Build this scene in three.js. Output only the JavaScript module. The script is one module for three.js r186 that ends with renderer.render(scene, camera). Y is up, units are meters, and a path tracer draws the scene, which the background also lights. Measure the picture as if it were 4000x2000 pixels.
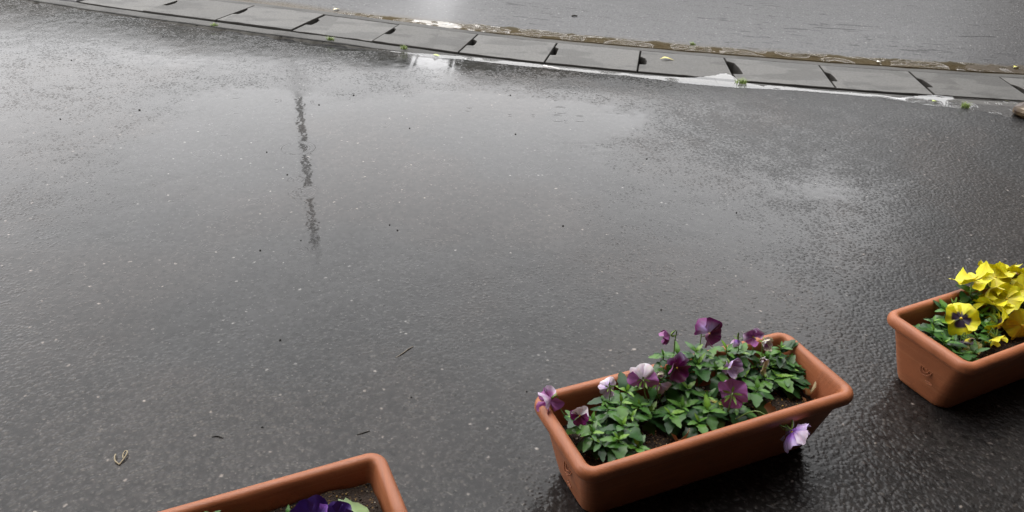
import * as THREE from 'three';
import { mergeGeometries } from 'three/addons/utils/BufferGeometryUtils.js';

// ───────────────────────── camera, sky, sun, exposure ─────────────────────────
const scene = new THREE.Scene();
const EYE = 1.235, PITCH = 0.54198, ROLL = 0.04276;
const camera = new THREE.PerspectiveCamera(36.6, 2, 0.05, 1500);
{
  const f = new THREE.Vector3(0, -Math.sin(PITCH), -Math.cos(PITCH)), u0 = new THREE.Vector3(0, Math.cos(PITCH), -Math.sin(PITCH)), r0 = new THREE.Vector3(1, 0, 0);
  const r = r0.clone().multiplyScalar(Math.cos(ROLL)).addScaledVector(u0, Math.sin(ROLL));
  const u = u0.clone().multiplyScalar(Math.cos(ROLL)).addScaledVector(r0, -Math.sin(ROLL));
  camera.quaternion.setFromRotationMatrix(new THREE.Matrix4().makeBasis(r, u, f.negate()));
  camera.position.set(0, EYE, 0);
}
const renderer = new THREE.WebGLRenderer();
renderer.toneMapping = THREE.LinearToneMapping;
renderer.toneMappingExposure = 1.0;
renderer.shadowMap.enabled = true;

// noise helpers (seeded)
function rng(seed) { let s = seed >>> 0; return () => { s = (s + 0x6D2B79F5) >>> 0; let t = s; t = Math.imul(t ^ (t >>> 15), t | 1); t ^= t + Math.imul(t ^ (t >>> 7), t | 61); return ((t ^ (t >>> 14)) >>> 0) / 4294967296; }; }
const NT = 512, tabA = new Float32Array(NT * NT), tabB = new Float32Array(NT * NT), tabC = new Float32Array(NT * NT);
{ const r = rng(11); for (let i = 0; i < NT * NT; i++) { tabA[i] = r(); tabB[i] = r(); tabC[i] = r(); } }
function vn(x, y) {
  const xi = Math.floor(x), yi = Math.floor(y), fx = x - xi, fy = y - yi;
  const u = fx * fx * (3 - 2 * fx), v = fy * fy * (3 - 2 * fy);
  const x0 = xi & 511, x1 = (xi + 1) & 511, y0 = (yi & 511) << 9, y1 = ((yi + 1) & 511) << 9;
  const a = tabA[y0 + x0], b = tabA[y0 + x1], c = tabA[y1 + x0], d = tabA[y1 + x1];
  return a + (b - a) * u + (c - a) * v + (a - b - c + d) * u * v;
}
function fbm(x, y, o = 4) { let s = 0, a = 0.5, n = 0; for (let i = 0; i < o; i++) { s += a * vn(x, y); n += a; a *= 0.5; x = x * 2.03 + 17.3; y = y * 2.01 + 9.1; } return s / n; }
const W = { d: 0, r: 0, q: 0 };
function worley(x, y) {              // nearest cell: distance, two random values of that cell
  const xi = Math.floor(x), yi = Math.floor(y); let best = 9, bi = 0;
  for (let j = -1; j <= 1; j++) for (let i = -1; i <= 1; i++) {
    const k = (((yi + j) & 511) << 9) + ((xi + i) & 511);
    const dx = xi + i + tabA[k] - x, dy = yi + j + tabB[k] - y, d = dx * dx + dy * dy;
    if (d < best) { best = d; bi = k; }
  }
  W.d = Math.sqrt(best); W.r = tabC[bi]; W.q = tabA[(bi * 7 + 13) & (NT * NT - 1)];
}
const sstep = (a, b, x) => { const t = Math.min(1, Math.max(0, (x - a) / (b - a))); return t * t * (3 - 2 * t); };
const mixn = (a, b, t) => a + (b - a) * t;
const toS = v => { v = Math.min(1, Math.max(0, v)); return Math.round(255 * (v <= 0.0031308 ? v * 12.92 : 1.055 * Math.pow(v, 1 / 2.4) - 0.055)); };

// overcast sky: an even bright layer of cloud with soft mottling
const SKY_L = 3.4;
{
  const w = 256, h = 128, d = new Float32Array(w * h * 4);
  for (let y = 0; y < h; y++) for (let x = 0; x < w; x++) {
    const el = (y + 0.5) / h * Math.PI - Math.PI / 2, az = (x + 0.5) / w * 2 * Math.PI;
    const cx = Math.cos(el) * Math.cos(az), cz = Math.cos(el) * Math.sin(az);
    const n = fbm(cx * 2.2 + 40, cz * 2.2 + Math.sin(el) * 1.4 + 40, 4);
    const L = SKY_L * (0.9 + 0.2 * n) * (0.92 + 0.08 * Math.sin(Math.max(el, 0)));
    const k = (y * w + x) * 4; d[k] = L; d[k + 1] = L * 0.995; d[k + 2] = L * 1.005; d[k + 3] = 1;
  }
  const t = new THREE.DataTexture(d, w, h, THREE.RGBAFormat, THREE.FloatType);
  t.mapping = THREE.EquirectangularReflectionMapping; t.magFilter = THREE.LinearFilter; t.minFilter = THREE.LinearFilter; t.needsUpdate = true;
  scene.background = t; scene.environment = t;
}
const sun = new THREE.DirectionalLight(0xfff6ea, 1.3);
sun.position.set(-4.5, 16, -5); sun.castShadow = true; sun.shadow.radius = 45; sun.shadow.mapSize.set(2048, 2048);
Object.assign(sun.shadow.camera, { left: -12, right: 12, top: 12, bottom: -12, near: 0.5, far: 60 });
scene.add(sun); scene.add(sun.target);

// ───────────────────────── object helpers ─────────────────────────
const used = new Map();
function numbered(n) { const k = used.get(n) || 0; used.set(n, k + 1); return k ? `${n}_${String(k).padStart(3, '0')}` : n; }
function mesh(name, g, m, parent) { const o = new THREE.Mesh(g, m); o.name = name; o.castShadow = o.receiveShadow = true; parent.add(o); return o; }
function thing(name, label, category, pos = [0, 0, 0], turn = 0, group) {
  const o = new THREE.Group(); o.name = numbered(name); o.position.set(...pos); o.rotation.y = turn; o.userData = { label, category };
  if (group) o.userData.group = group; scene.add(o); return o;
}
function one(name, g, m, label, category, group) { const o = mesh(numbered(name), g, m, scene); o.userData = { label, category }; if (group) o.userData.group = group; return o; }
function structure(name) { const o = new THREE.Group(); o.name = name; o.userData = { kind: 'structure' }; scene.add(o); return o; }
function dataTex(d, w, h, float, srgb, repeat) {
  const t = new THREE.DataTexture(d, w, h, THREE.RGBAFormat, float ? THREE.FloatType : THREE.UnsignedByteType);
  t.magFilter = THREE.LinearFilter; t.minFilter = THREE.LinearFilter; t.wrapS = t.wrapT = repeat ? THREE.RepeatWrapping : THREE.ClampToEdgeWrapping;
  if (srgb) t.colorSpace = THREE.SRGBColorSpace; t.needsUpdate = true; return t;
}
const rgb = (r, g, b) => new THREE.Color().setRGB(r, g, b);

// ───────────────────────── wet asphalt ─────────────────────────
// rings left by raindrops on standing water: x, z, radius
const rings = [];
{ const r = rng(5); for (let i = 0; i < 46; i++) rings.push([-1.35 + 1.7 * r(), -3.75 + 1.75 * r(), 0.012 + 0.05 * r() * r()]);
  for (const q of [[-0.86, -2.8, 0.06], [-0.74, -2.42, 0.04], [-1.2, -2.95, 0.06]]) rings.push(q); }
// standing water on the lot, in metres of the ground plan: blob x, z, rx, rz, turn, depth
const blobs = [
  [-0.62, -2.95, 0.95, 0.5, -0.22, 1.0], [-1.05, -3.2, 0.5, 0.3, 0.2, 0.6], [0.02, -3.26, 0.62, 0.34, 0.1, 1.0], [-0.65, -2.4, 0.62, 0.55, 0.1, 0.72], [-0.85, -1.95, 0.6, 0.5, 0.1, 0.45], [-0.2, -2.2, 0.5, 0.4, -0.2, 0.4], [0.0, -2.72, 0.5, 0.34, -0.3, 0.55],
  [-0.45, -3.92, 0.42, 0.18, 0.2, 0.36], [-1.7, -3.8, 0.5, 0.16, 0.2, 0.22], [1.08, -2.6, 0.3, 0.2, -0.3, 0.3], [-1.2, -4.28, 0.6, 0.07, 0.25, 0.5],
];
function standing(x, z) {
  const wx = x + 0.28 * (fbm(x * 2.1 + 3, z * 2.1 + 8, 4) - 0.5) + 0.05 * (vn(x * 14, z * 14) - 0.5), wz = z + 0.28 * (fbm(x * 2.1 + 31, z * 2.1 + 5, 4) - 0.5) + 0.05 * (vn(x * 14 + 7, z * 14) - 0.5);
  let m = -0.6;
  for (const [cx, cz, rx, rz, a, dep] of blobs) {
    const c = Math.cos(a), s = Math.sin(a), dx = wx - cx, dz = wz - cz, u = (dx * c + dz * s) / rx, v = (-dx * s + dz * c) / rz, q = dep * (1 - u * u - v * v);
    if (q > m) m = q;
  }
  return m;
}
const AMP = 0.0028;                   // metres from the hollows to the tops of the stones
function grain(x, z, out) {
  const wx = 0.004 * (vn(x * 90 + 3, z * 90) - 0.5), wz = 0.004 * (vn(x * 90, z * 90 + 8) - 0.5); x += wx; z += wz;
  worley(x * 52 + 11, z * 52 + 5); const h0 = W.r > 0.45 ? (W.r - 0.3) * (1 - sstep(0.15, 0.55, W.d)) : 0;
  worley(x * 92, z * 92); const h1 = (0.35 + 0.65 * W.r) * (1 - sstep(0.1, 0.75, W.d)), q1 = W.q, r1 = W.r, d1 = W.d;
  worley(x * 210 + 50, z * 210 + 20); const h2 = (0.3 + 0.7 * W.r) * (1 - sstep(0.05, 0.8, W.d));
  out.h = Math.max(0.56 * h1, 0.85 * h0) + 0.24 * h2 + 0.14 * vn(x * 420, z * 420); out.q = q1; out.r = r1; out.d = d1; out.q2 = W.q; out.d2 = W.d; out.r2 = W.r;
}
const G = {};
function lotPoint(x, z, o) {
  grain(x, z, G);
  const pd = standing(x, z);
  const rough = sstep(0.2, 1.5, x + 0.35 * (fbm(x * 1.3, z * 1.3, 3) - 0.5) * 2 - 0.15 * (z + 3));
  let film = mixn(mixn(0.53, 0.36, sstep(-2.4, -1.3, z + 0.5 * (fbm(x * 1.2, z * 1.2 + 4, 3) - 0.5))), 0.22, rough) - 0.3 * Math.exp(-Math.pow((x - 0.32) / 0.24, 2) - Math.pow((z + 3.74) / 0.1, 2)) + 0.3 * (fbm(x * 3.1 + 7, z * 3.1, 4) - 0.5) + 0.22 * (vn(x * 19, z * 19) - 0.5);
  film = Math.max(film, film + pd * 0.55);
  const level = film;
  let s = G.h;
  const over = sstep(-0.12, 0.12, level - s);
  s = mixn(s, level > s ? level : s, 1); if (Math.abs(level - G.h) < 0.1) s = Math.max(level, G.h) + 0.02 * (1 - Math.abs(level - G.h) / 0.1);
  // water finds one level: deep water is flat
  const flat = sstep(0.05, 0.6, pd + 0.3 * (vn(x * 45, z * 45) - 0.5)); s = mixn(Math.min(s, Math.max(G.h, 0.62 + 0.1 * film)), 0.7, flat);
  let rip = 0;
  if (flat > 0.02) for (const [rx, rz, R] of rings) {
    const dx = x - rx, dz = z - rz, d2 = dx * dx + dz * dz, RR = R + 0.02;
    if (d2 < RR * RR) { const d = Math.sqrt(d2); rip += 0.075 * Math.sin((d - R) * 640) * Math.exp(-Math.pow((d - R) / 0.011, 2)); }
  }
  o.h = s + flat * (rip + 0.05 * (vn(x * 50, z * 36) - 0.5) + 0.02 * (vn(x * 130 + 9, z * 110) - 0.5));
  o.rough = mixn(mixn(0.34, 0.17, over) + 0.13 * rough, 0.05, flat);
  // colour: bitumen with paler stones in it, faint brown silt
  let a = 0.012 + 0.014 * G.r + 0.012 * (fbm(x * 6, z * 6, 3) - 0.5), rr = a, gg = a, bb = a * 1.02;
  if (G.q > 0.94) { const k = 1 - sstep(0.2, 0.42, G.d); rr += k * 0.03; gg += k * 0.029; bb += k * 0.027; }
  if (G.q > 0.995) { const k = 1 - sstep(0.15 + 0.15 * G.r2, 0.3 + 0.25 * G.r2, G.d); const w = 0.04 + 0.14 * G.r2; rr += k * w; gg += k * w * 0.97; bb += k * w * 0.93; }
  if (G.q2 > 0.985) { const k = 1 - sstep(0.2, 0.4, G.d2); rr += k * 0.12; gg += k * 0.117; bb += k * 0.112; }
  if (G.q < 0.05) { const k = 1 - sstep(0.25, 0.45, G.d); rr *= 1 - 0.6 * k; gg *= 1 - 0.6 * k; bb *= 1 - 0.6 * k; }
  const silt = sstep(0.48, 0.7, fbm(x * 1.7 + 60, z * 1.7 + 11, 4)); rr *= 1 + 0.12 * silt; bb *= 1 - 0.07 * silt;
  o.r = rr; o.g = gg; o.b = bb;
}
function roadPoint(x, z, o) {
  grain(x * 0.9 + 31, z * 0.9 + 12, G);
  const off = gutterOffset(x, z);                       // metres beyond the covers
  const along = fbm(x * 2.2 + off * 9, off * 16 + 4, 4);
  const wet = sstep(0.52, 0.75, fbm(x * 1.1 + 20, z * 1.6, 4)) + 1.4 * Math.exp(-Math.pow((x + 0.65) / 0.28, 2));
  let level = 0.42 + 0.25 * (along - 0.5) + 0.25 * wet + 0.1 * (vn(x * 30, z * 30) - 0.5);
  const s = Math.max(level, G.h), over = sstep(-0.1, 0.1, level - G.h), flat = sstep(0.55, 1.1, wet);
  // worn wheel cracks running along the road
  const ck = Math.abs(off - 0.78 - 0.05 * (fbm(x * 1.9, 3, 4) - 0.5) * 2), patch = sstep(0.54, 0.66, fbm(x * 3.4 + 7, off * 5, 3));
  const crack = (1 - sstep(0.003, 0.012, ck)) * patch * sstep(0.3, 0.9, x + 0.3);
  const p2 = sstep(0.66, 0.74, fbm(x * 9 + 1 + 2 * vn(x * 3, off * 9), off * 26, 4)) * sstep(0.45, 0.6, fbm(x * 1.5, off * 3 + 50, 2));
  o.h = mixn(1.5 * s, 0.9, flat * 0.85) - 0.7 * crack - 0.2 * p2;
  o.rough = mixn(mixn(0.5, 0.36, over), 0.32, flat) + 0.3 * Math.max(crack, p2 * 0.6);
  let a = 0.03 + 0.022 * G.r, rr = a, gg = a, bb = a * 1.03;
  if (G.q > 0.93) { const k = 1 - sstep(0.2, 0.42, G.d); rr += k * 0.07; gg += k * 0.07; bb += k * 0.066; }
  if (G.q > 0.988) { const k = 1 - sstep(0.15, 0.34, G.d); rr += k * 0.3; gg += k * 0.29; bb += k * 0.28; }
  const dk = Math.max(crack, 0.35 * p2); rr *= 1 - 0.7 * dk; gg *= 1 - 0.7 * dk; bb *= 1 - 0.7 * dk;
  const mud = 1 - sstep(0.07, 0.2, off + 0.08 * (fbm(x * 7, off * 7, 3) - 0.5)); rr = mixn(rr, 0.035, mud); gg = mixn(gg, 0.025, mud); bb = mixn(bb, 0.011, mud);
  o.r = rr; o.g = gg; o.b = bb;
}
function bakeGround(fn, x0, x1, z0, z1, w, h) {    // z0 is the far side; returns a material whose uv run over that rectangle
  const c = new Uint8Array(w * h * 4), ro = new Uint8Array(w * h * 4), b = new Float32Array(w * h * 4), o = {};
  for (let j = 0; j < h; j++) for (let i = 0; i < w; i++) {
    fn(mixn(x0, x1, (i + 0.5) / w), mixn(z1, z0, (j + 0.5) / h), o);
    const k = (j * w + i) * 4;
    c[k] = toS(o.r); c[k + 1] = toS(o.g); c[k + 2] = toS(o.b); c[k + 3] = 255;
    const q = Math.round(255 * Math.min(1, o.rough)); ro[k] = ro[k + 1] = ro[k + 2] = q; ro[k + 3] = 255;
    b[k] = b[k + 1] = b[k + 2] = o.h; b[k + 3] = 1;
  }
  const m = new THREE.MeshPhysicalMaterial({ map: dataTex(c, w, h, false, true), roughnessMap: dataTex(ro, w, h), bumpMap: dataTex(b, w, h, true), bumpScale: AMP, roughness: 1, metalness: 0, ior: 1.34 });
  m.userData = {}; m.name = 'wet_asphalt'; return m;
}
function tileAsphalt() {
  const n = 512, c = new Uint8Array(n * n * 4), b = new Float32Array(n * n * 4);
  for (let j = 0; j < n; j++) for (let i = 0; i < n; i++) {
    const x = i / n * 2, z = j / n * 2, k = (j * n + i) * 4; grain(x, z, G);
    const a = 0.024 + 0.02 * G.r + (G.q > 0.93 ? 0.06 : 0); c[k] = toS(a); c[k + 1] = toS(a); c[k + 2] = toS(a * 1.02); c[k + 3] = 255; b[k] = b[k + 1] = b[k + 2] = Math.max(0.5, G.h); b[k + 3] = 1;
  }
  return new THREE.MeshPhysicalMaterial({ map: dataTex(c, n, n, false, true, true), bumpMap: dataTex(b, n, n, true, false, true), bumpScale: AMP, roughness: 0.3, ior: 1.34 });
}

// ───────────────────────── the line of the roadside gutter ─────────────────────────
const curveZ = x => { const q = Math.max(-5, Math.min(5, x)), b = -0.02953 * q * q + 0.20135 * q - 4.0895; return b + (x - q) * (-0.05906 * q + 0.20135); };
const slopeZ = x => -0.05906 * Math.max(-5, Math.min(5, x)) + 0.20135;
function gut(x, off) { const s = slopeZ(x), l = Math.hypot(1, s); return [x + off * s / l, curveZ(x) - off / l]; }   // off: metres beyond the near side of the covers
function gutterOffset(x, z) { const s = slopeZ(x); return (curveZ(x) - z) / Math.hypot(1, s) - 0.465; }
const COVER = 0.395;
const rise = x => 0.021 * sstep(0.15, -1.3, x) - 0.006 * sstep(-1.6, -2.6, x);   // the gutter stands proud of the lot towards the left
function lift(g) { const p = g.attributes.position; for (let i = 0; i < p.count; i++) p.setY(i, p.getY(i) + rise(p.getX(i))); g.computeVertexNormals(); return g; }
const lotEdge = x => { const j = 0.016 * (fbm(x * 6 + 5, 2.5, 4) - 0.5) * 2 + 0.006 * (vn(x * 70, 9) - 0.5); return curveZ(x) + (0.098 + (x < -0.75 ? 0.012 : 0.004) + j) * Math.hypot(1, slopeZ(x)); };
const roadEdge = x => curveZ(x) - (0.468 + 0.006 * (fbm(x * 9, 7.5, 3) - 0.5)) * Math.hypot(1, slopeZ(x));

// sheet between z = a(x) (near) and z = b(x) (far), uv across the rectangle [x0,x1]x[z0,z1] or in metres
function sheet(xs, a, b, rows, y, uvBox, skirtFar, skirtNear) {
  const P = [], U = [], I = [], n = xs.length, total = rows + 1;
  const put = (x, yy, z) => { P.push(x, yy, z); if (uvBox) U.push((x - uvBox[0]) / (uvBox[1] - uvBox[0]), (uvBox[3] - z) / (uvBox[3] - uvBox[2])); else U.push(x / 2, -z / 2); };
  for (let r = 0; r < total; r++) for (const x of xs) put(x, y, mixn(a(x), b(x), r / rows));
  for (let r = 0; r < rows; r++) for (let i = 0; i < n - 1; i++) { const q = r * n + i; I.push(q, q + 1, q + n, q + 1, q + n + 1, q + n); }
  const skirt = (row, flip) => { const s = P.length / 3; for (let i = 0; i < n; i++) { const q = (row * n + i) * 3; put(P[q], y - 0.04, P[q + 2]); }
    for (let i = 0; i < n - 1; i++) { const t = row * n + i, c = s + i; if (flip) I.push(t, c, t + 1, t + 1, c, c + 1); else I.push(t, t + 1, c, t + 1, c + 1, c); } };
  if (skirtFar) skirt(rows, false); if (skirtNear) skirt(0, true);
  const g = new THREE.BufferGeometry(); g.setAttribute('position', new THREE.Float32BufferAttribute(P, 3)); g.setAttribute('uv', new THREE.Float32BufferAttribute(U, 2)); g.setIndex(I); g.computeVertexNormals(); return g;
}
const range = (a, b, n) => Array.from({ length: n + 1 }, (_, i) => a + (b - a) * i / n);
const K = v => () => v;

const ground = structure('ground');
mesh('subsoil', new THREE.PlaneGeometry(1200, 1200).rotateX(-Math.PI / 2).translate(0, -0.6, 0), new THREE.MeshStandardMaterial({ color: rgb(0.12, 0.1, 0.075), roughness: 1 }), ground);

const tile = tileAsphalt();
const lot = structure('parking_lot');
const B1 = [-2.15, 2.35, -2.75, -0.7], B2 = [-3.7, 3.3, -5.25, -2.75], B3 = [-2.6, 4.4, -6.7, -4.0];
const lotNear = bakeGround(lotPoint, B1[0], B1[1], B1[2], B1[3], 2048, 1024), lotFar = bakeGround(lotPoint, B2[0], B2[1], B2[2], B2[3], 2048, 1024);
mesh('asphalt', sheet([B1[0], B1[1]], K(B1[3]), K(B1[2]), 1, 0, B1), lotNear, lot);
mesh('asphalt', sheet(range(B2[0], B2[1], 900), K(B2[3]), lotEdge, 3, 0, B2, true), lotFar, lot);
mesh('asphalt', sheet([-80, 80], K(80), K(B1[3]), 1, 0), tile, lot);
mesh('asphalt', sheet([-80, B1[0]], K(B1[3]), K(B1[2]), 1, 0), tile, lot);
mesh('asphalt', sheet([B1[1], 80], K(B1[3]), K(B1[2]), 1, 0), tile, lot);
mesh('asphalt', sheet(range(-12, B2[0], 40), K(B2[3]), lotEdge, 1, 0, null, true), tile, lot);
mesh('asphalt', sheet(range(B2[1], 12, 40), K(B2[3]), lotEdge, 1, 0, null, true), tile, lot);
const road = structure('road');
const roadMat = bakeGround(roadPoint, B3[0], B3[1], B3[2], B3[3], 2048, 1024);
mesh('asphalt', sheet(range(B3[0], B3[1], 300), roadEdge, K(B3[2]), 2, 0, B3, false, true), roadMat, road);
mesh('asphalt', sheet(range(-12, B3[0], 30), roadEdge, K(B3[2] - 3), 1, 0, null, false, true), tile, road);
mesh('asphalt', sheet(range(B3[1], 12, 30), roadEdge, K(B3[2] - 3), 1, 0, null, false, true), tile, road);
mesh('asphalt', sheet([B3[0], B3[1]], K(B3[2]), K(-80), 1, 0), tile, road);
mesh('asphalt', sheet([-80, B3[0]], K(B3[2] - 3), K(-80), 1, 0), tile, road);
mesh('asphalt', sheet([B3[1], 80], K(B3[2] - 3), K(-80), 1, 0), tile, road);

// ───────────────────────── concrete gutter with cover slabs ─────────────────────────
function concreteMat(tint, seed, rough) {
  const n = 1024, c = new Uint8Array(n * n * 4), b = new Float32Array(n * n * 4), ro = new Uint8Array(n * n * 4);
  for (let j = 0; j < n; j++) for (let i = 0; i < n; i++) {
    const x = i / n, z = j / n, k = (j * n + i) * 4;
    worley(x * 150 + seed * 9, z * 150); const pit = W.q > 0.93 ? 1 - sstep(0.1, 0.35, W.d) : 0, st = W.r;
    const f = fbm(x * 6 + seed, z * 6, 5), fine = vn(x * 330 + seed, z * 330);
    const stain = sstep(0.5, 0.64, fbm(x * 4 + seed * 3, z * 9 + 2, 5)), v = tint * (0.7 + 0.5 * f + 0.35 * (fine - 0.5) + 0.3 * (st - 0.5)) * (1 - 0.6 * pit) * (1 - 0.3 * stain);
    c[k] = toS(v * 1.02); c[k + 1] = toS(v); c[k + 2] = toS(v * 0.95); c[k + 3] = 255;
    b[k] = b[k + 1] = b[k + 2] = 0.45 * fine + 0.35 * (1 - sstep(0, 0.8, W.d)) + 0.3 * f - 0.5 * pit; b[k + 3] = 1;
    const q = Math.round(255 * Math.min(1, rough + 0.25 * (f - 0.5) + 0.1 * fine)); ro[k] = ro[k + 1] = ro[k + 2] = q; ro[k + 3] = 255;
  }
  return new THREE.MeshPhysicalMaterial({ map: dataTex(c, n, n, false, true, true), bumpMap: dataTex(b, n, n, true, false, true), bumpScale: 0.0012, roughnessMap: dataTex(ro, n, n, false, false, true), roughness: 1, ior: 1.4 });
}
const shadeGrime = new THREE.MeshStandardMaterial({ color: rgb(0.014, 0.012, 0.009), roughness: 0.9 });  // dirty slab sides, coloured near black so the holes look deep in shade
const slabMat = concreteMat(0.09, 1, 0.58), slabMat2 = concreteMat(0.078, 3, 0.62), flangeMat = concreteMat(0.06, 5, 0.7);
const gutter = structure('roadside_gutter');
function ribbon(x0, x1, n, offA, offB, yTop, yBot) {   // a long prism following the curve
  const P = [], U = [], I = [];
  for (let i = 0; i <= n; i++) {
    const x = mixn(x0, x1, i / n), j = 0.004 * (fbm(x * 8, offA * 40, 3) - 0.5);
    const A = gut(x, offA + j), B = gut(x, offB), y = yTop + 0.003 * (vn(x * 9, offA * 90) - 0.5), c = 0.004;
    const Ai = gut(x, offA + j + c), Bi = gut(x, offB - c);
    for (const [p, yy] of [[A, yBot], [A, y - c], [Ai, y], [Bi, y], [B, y - c], [B, yBot]]) { P.push(p[0], yy, p[1]); U.push(p[0], -p[1] + yy); }
    if (i) { const a = (i - 1) * 6, b = i * 6; for (let q = 0; q < 5; q++) I.push(a + q, b + q, a + q + 1, b + q, b + q + 1, a + q + 1); }
  }
  const g = new THREE.BufferGeometry(); g.setAttribute('position', new THREE.Float32BufferAttribute(P, 3)); g.setAttribute('uv', new THREE.Float32BufferAttribute(U, 2)); g.setIndex(I);
  g.computeVertexNormals(); return g;
}
mesh('near_channel_wall', lift(ribbon(-8, 8, 600, -0.09, -0.009, -0.009, -0.5)), flangeMat, gutter);
mesh('far_channel_wall', lift(ribbon(-8, 8, 600, COVER + 0.004, 0.462, -0.004, -0.5)), flangeMat, gutter);
mesh('channel_bed', ribbon(-8, 8, 100, -0.02, COVER + 0.02, -0.3, -0.5), flangeMat, gutter);
mesh('shade_dirt_strip', shadeDirtStrip(), new THREE.MeshStandardMaterial({ color: rgb(0.016, 0.014, 0.01), roughness: 0.9 }), gutter);

function shadeDirtStrip() {                         // gap dirt raised into a dark crust, standing in for shade on the concrete
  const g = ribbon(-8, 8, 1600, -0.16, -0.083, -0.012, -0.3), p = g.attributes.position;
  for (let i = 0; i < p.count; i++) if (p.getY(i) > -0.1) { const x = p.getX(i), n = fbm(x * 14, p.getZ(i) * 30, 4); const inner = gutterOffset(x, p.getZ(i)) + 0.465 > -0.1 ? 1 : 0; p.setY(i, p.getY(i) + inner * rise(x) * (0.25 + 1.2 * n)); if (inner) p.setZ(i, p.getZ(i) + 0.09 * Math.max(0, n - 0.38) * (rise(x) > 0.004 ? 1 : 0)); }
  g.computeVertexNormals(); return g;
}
const joints = [-2.76, -2.287, -1.792, -1.308, -0.828, -0.34, 0.127, 0.613, 1.11, 1.607, 2.089, 2.58, 3.07, 3.56];
const skew = [0, 0.0, 0, 0.0, 0, 0.0, 0.005, 0, -0.03, -0.005, 0, 0, 0, 0];
const hole = [[0.4, 0.6], [0.42, 0.72], [0.42, 0.74], [0.4, 0.72], [0.42, 0.74], [0.4, 0.68], [0.38, 0.74], [0.34, 0.66], [0.28, 0.8], [0.3, 0.66], [0.32, 0.66], [0.35, 0.65], [0.35, 0.65]];
{
  const r = rng(77);
  for (let i = 0; i < joints.length - 1; i++) {
    const gl = 0.003 + (i === 2 ? 0.004 : 0.001 * r()), gr = 0.003, pts = [];
    const L = f => { const [x, z] = gut(joints[i] + gl + skew[i] * f, COVER * f); return [x, z]; }, R2 = f => gut(joints[i + 1] - gr + skew[i + 1] * f, COVER * f);
    const tilt = (r() - 0.5) * 0.008 * (joints[i] < 0.4 ? 1 : 0.3);
    pts.push(R2(0.008)); pts.push(R2(0.3 + 0.1 * r())); pts.push(R2(0.992));
    const mid = f => gut(mixn(joints[i], joints[i + 1], f), COVER * 0.992 + 0.005 * (r() - 0.5)); for (let q = 9; q >= 1; q--) pts.push(mid(q / 10));
    pts.push(L(0.992));
    const [h0, h1] = hole[i], dep = i === 8 ? 0.052 : 0.03 + 0.01 * r();
    const inn = (f, d) => { const p = L(f); return [p[0] + d, p[1] + d * slopeZ(joints[i])]; };
    pts.push(L(h1 + 0.03)); pts.push(inn(h1, dep * 0.35)); pts.push(inn(h1 - 0.04, dep * (0.6 + 0.2 * r()))); pts.push(inn(mixn(h0, h1, 0.5), dep * (0.85 + 0.2 * r()))); pts.push(inn(h0 + 0.03, dep)); pts.push(inn(h0, dep * 0.85)); pts.push(L(h0 - 0.012));
    pts.push(L(0.008));
    const mid2 = f => gut(mixn(joints[i], joints[i + 1], f), 0.004 + 0.006 * (r() - 0.5) + (r() < 0.12 ? 0.006 : 0)); for (let q = 1; q <= 9; q++) pts.push(mid2(q / 10));
    const sh = new THREE.Shape(pts.map(p => new THREE.Vector2(p[0], -p[1])));
    const g = new THREE.ExtrudeGeometry(sh, { depth: 0.07, bevelEnabled: true, bevelThickness: 0.004, bevelSize: 0.003, bevelOffset: -0.003, bevelSegments: 2 });
    g.rotateX(-Math.PI / 2).translate(0, -0.0765 + tilt, 0); lift(g);
    const uv = g.attributes.uv; for (let k = 0; k < uv.count; k++) uv.setXY(k, uv.getX(k) + 0.37 * i, uv.getY(k) + 0.53 * i);
    mesh('cover_slab', g, [i % 3 === 1 ? slabMat2 : slabMat, shadeGrime], gutter);
  }
}
// steel grating beside the last cover slab
{
  const t = thing('drain_grating', 'steel bar drain grating at the left end of the concrete gutter covers', 'grating', [0, 0, 0]);
  const m = new THREE.MeshStandardMaterial({ color: rgb(0.3, 0.29, 0.3), metalness: 0.85, roughness: 0.4 });
  const bar = (x, o0, o1, w) => { const a = gut(x, o0), b = gut(x, o1), len = Math.hypot(b[0] - a[0], b[1] - a[1]); const g = new THREE.BoxGeometry(w, 0.03, len); g.rotateY(Math.atan2(b[0] - a[0], b[1] - a[1])); g.translate((a[0] + b[0]) / 2, -0.018, (a[1] + b[1]) / 2); return g; };
  for (let k = 0; k <= 24; k++) mesh('bar', lift(bar(-2.785 - k * 0.02, 0.012, COVER - 0.012, 0.005)), m, t);
  const rail = o => { const gs = []; for (let k = 0; k < 8; k++) { const a = gut(-2.775 - k * 0.063, o), b = gut(-2.775 - (k + 1) * 0.063, o), g = new THREE.BoxGeometry(Math.hypot(b[0] - a[0], b[1] - a[1]) + 0.002, 0.032, 0.007); g.rotateY(-Math.atan2(b[1] - a[1], b[0] - a[0])); g.translate((a[0] + b[0]) / 2, -0.016, (a[1] + b[1]) / 2); gs.push(g); } return mergeGeometries(gs); };
  mesh('frame_rail', lift(rail(0.006)), m, t); mesh('frame_rail', lift(rail(COVER - 0.006)), m, t);
}

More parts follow.
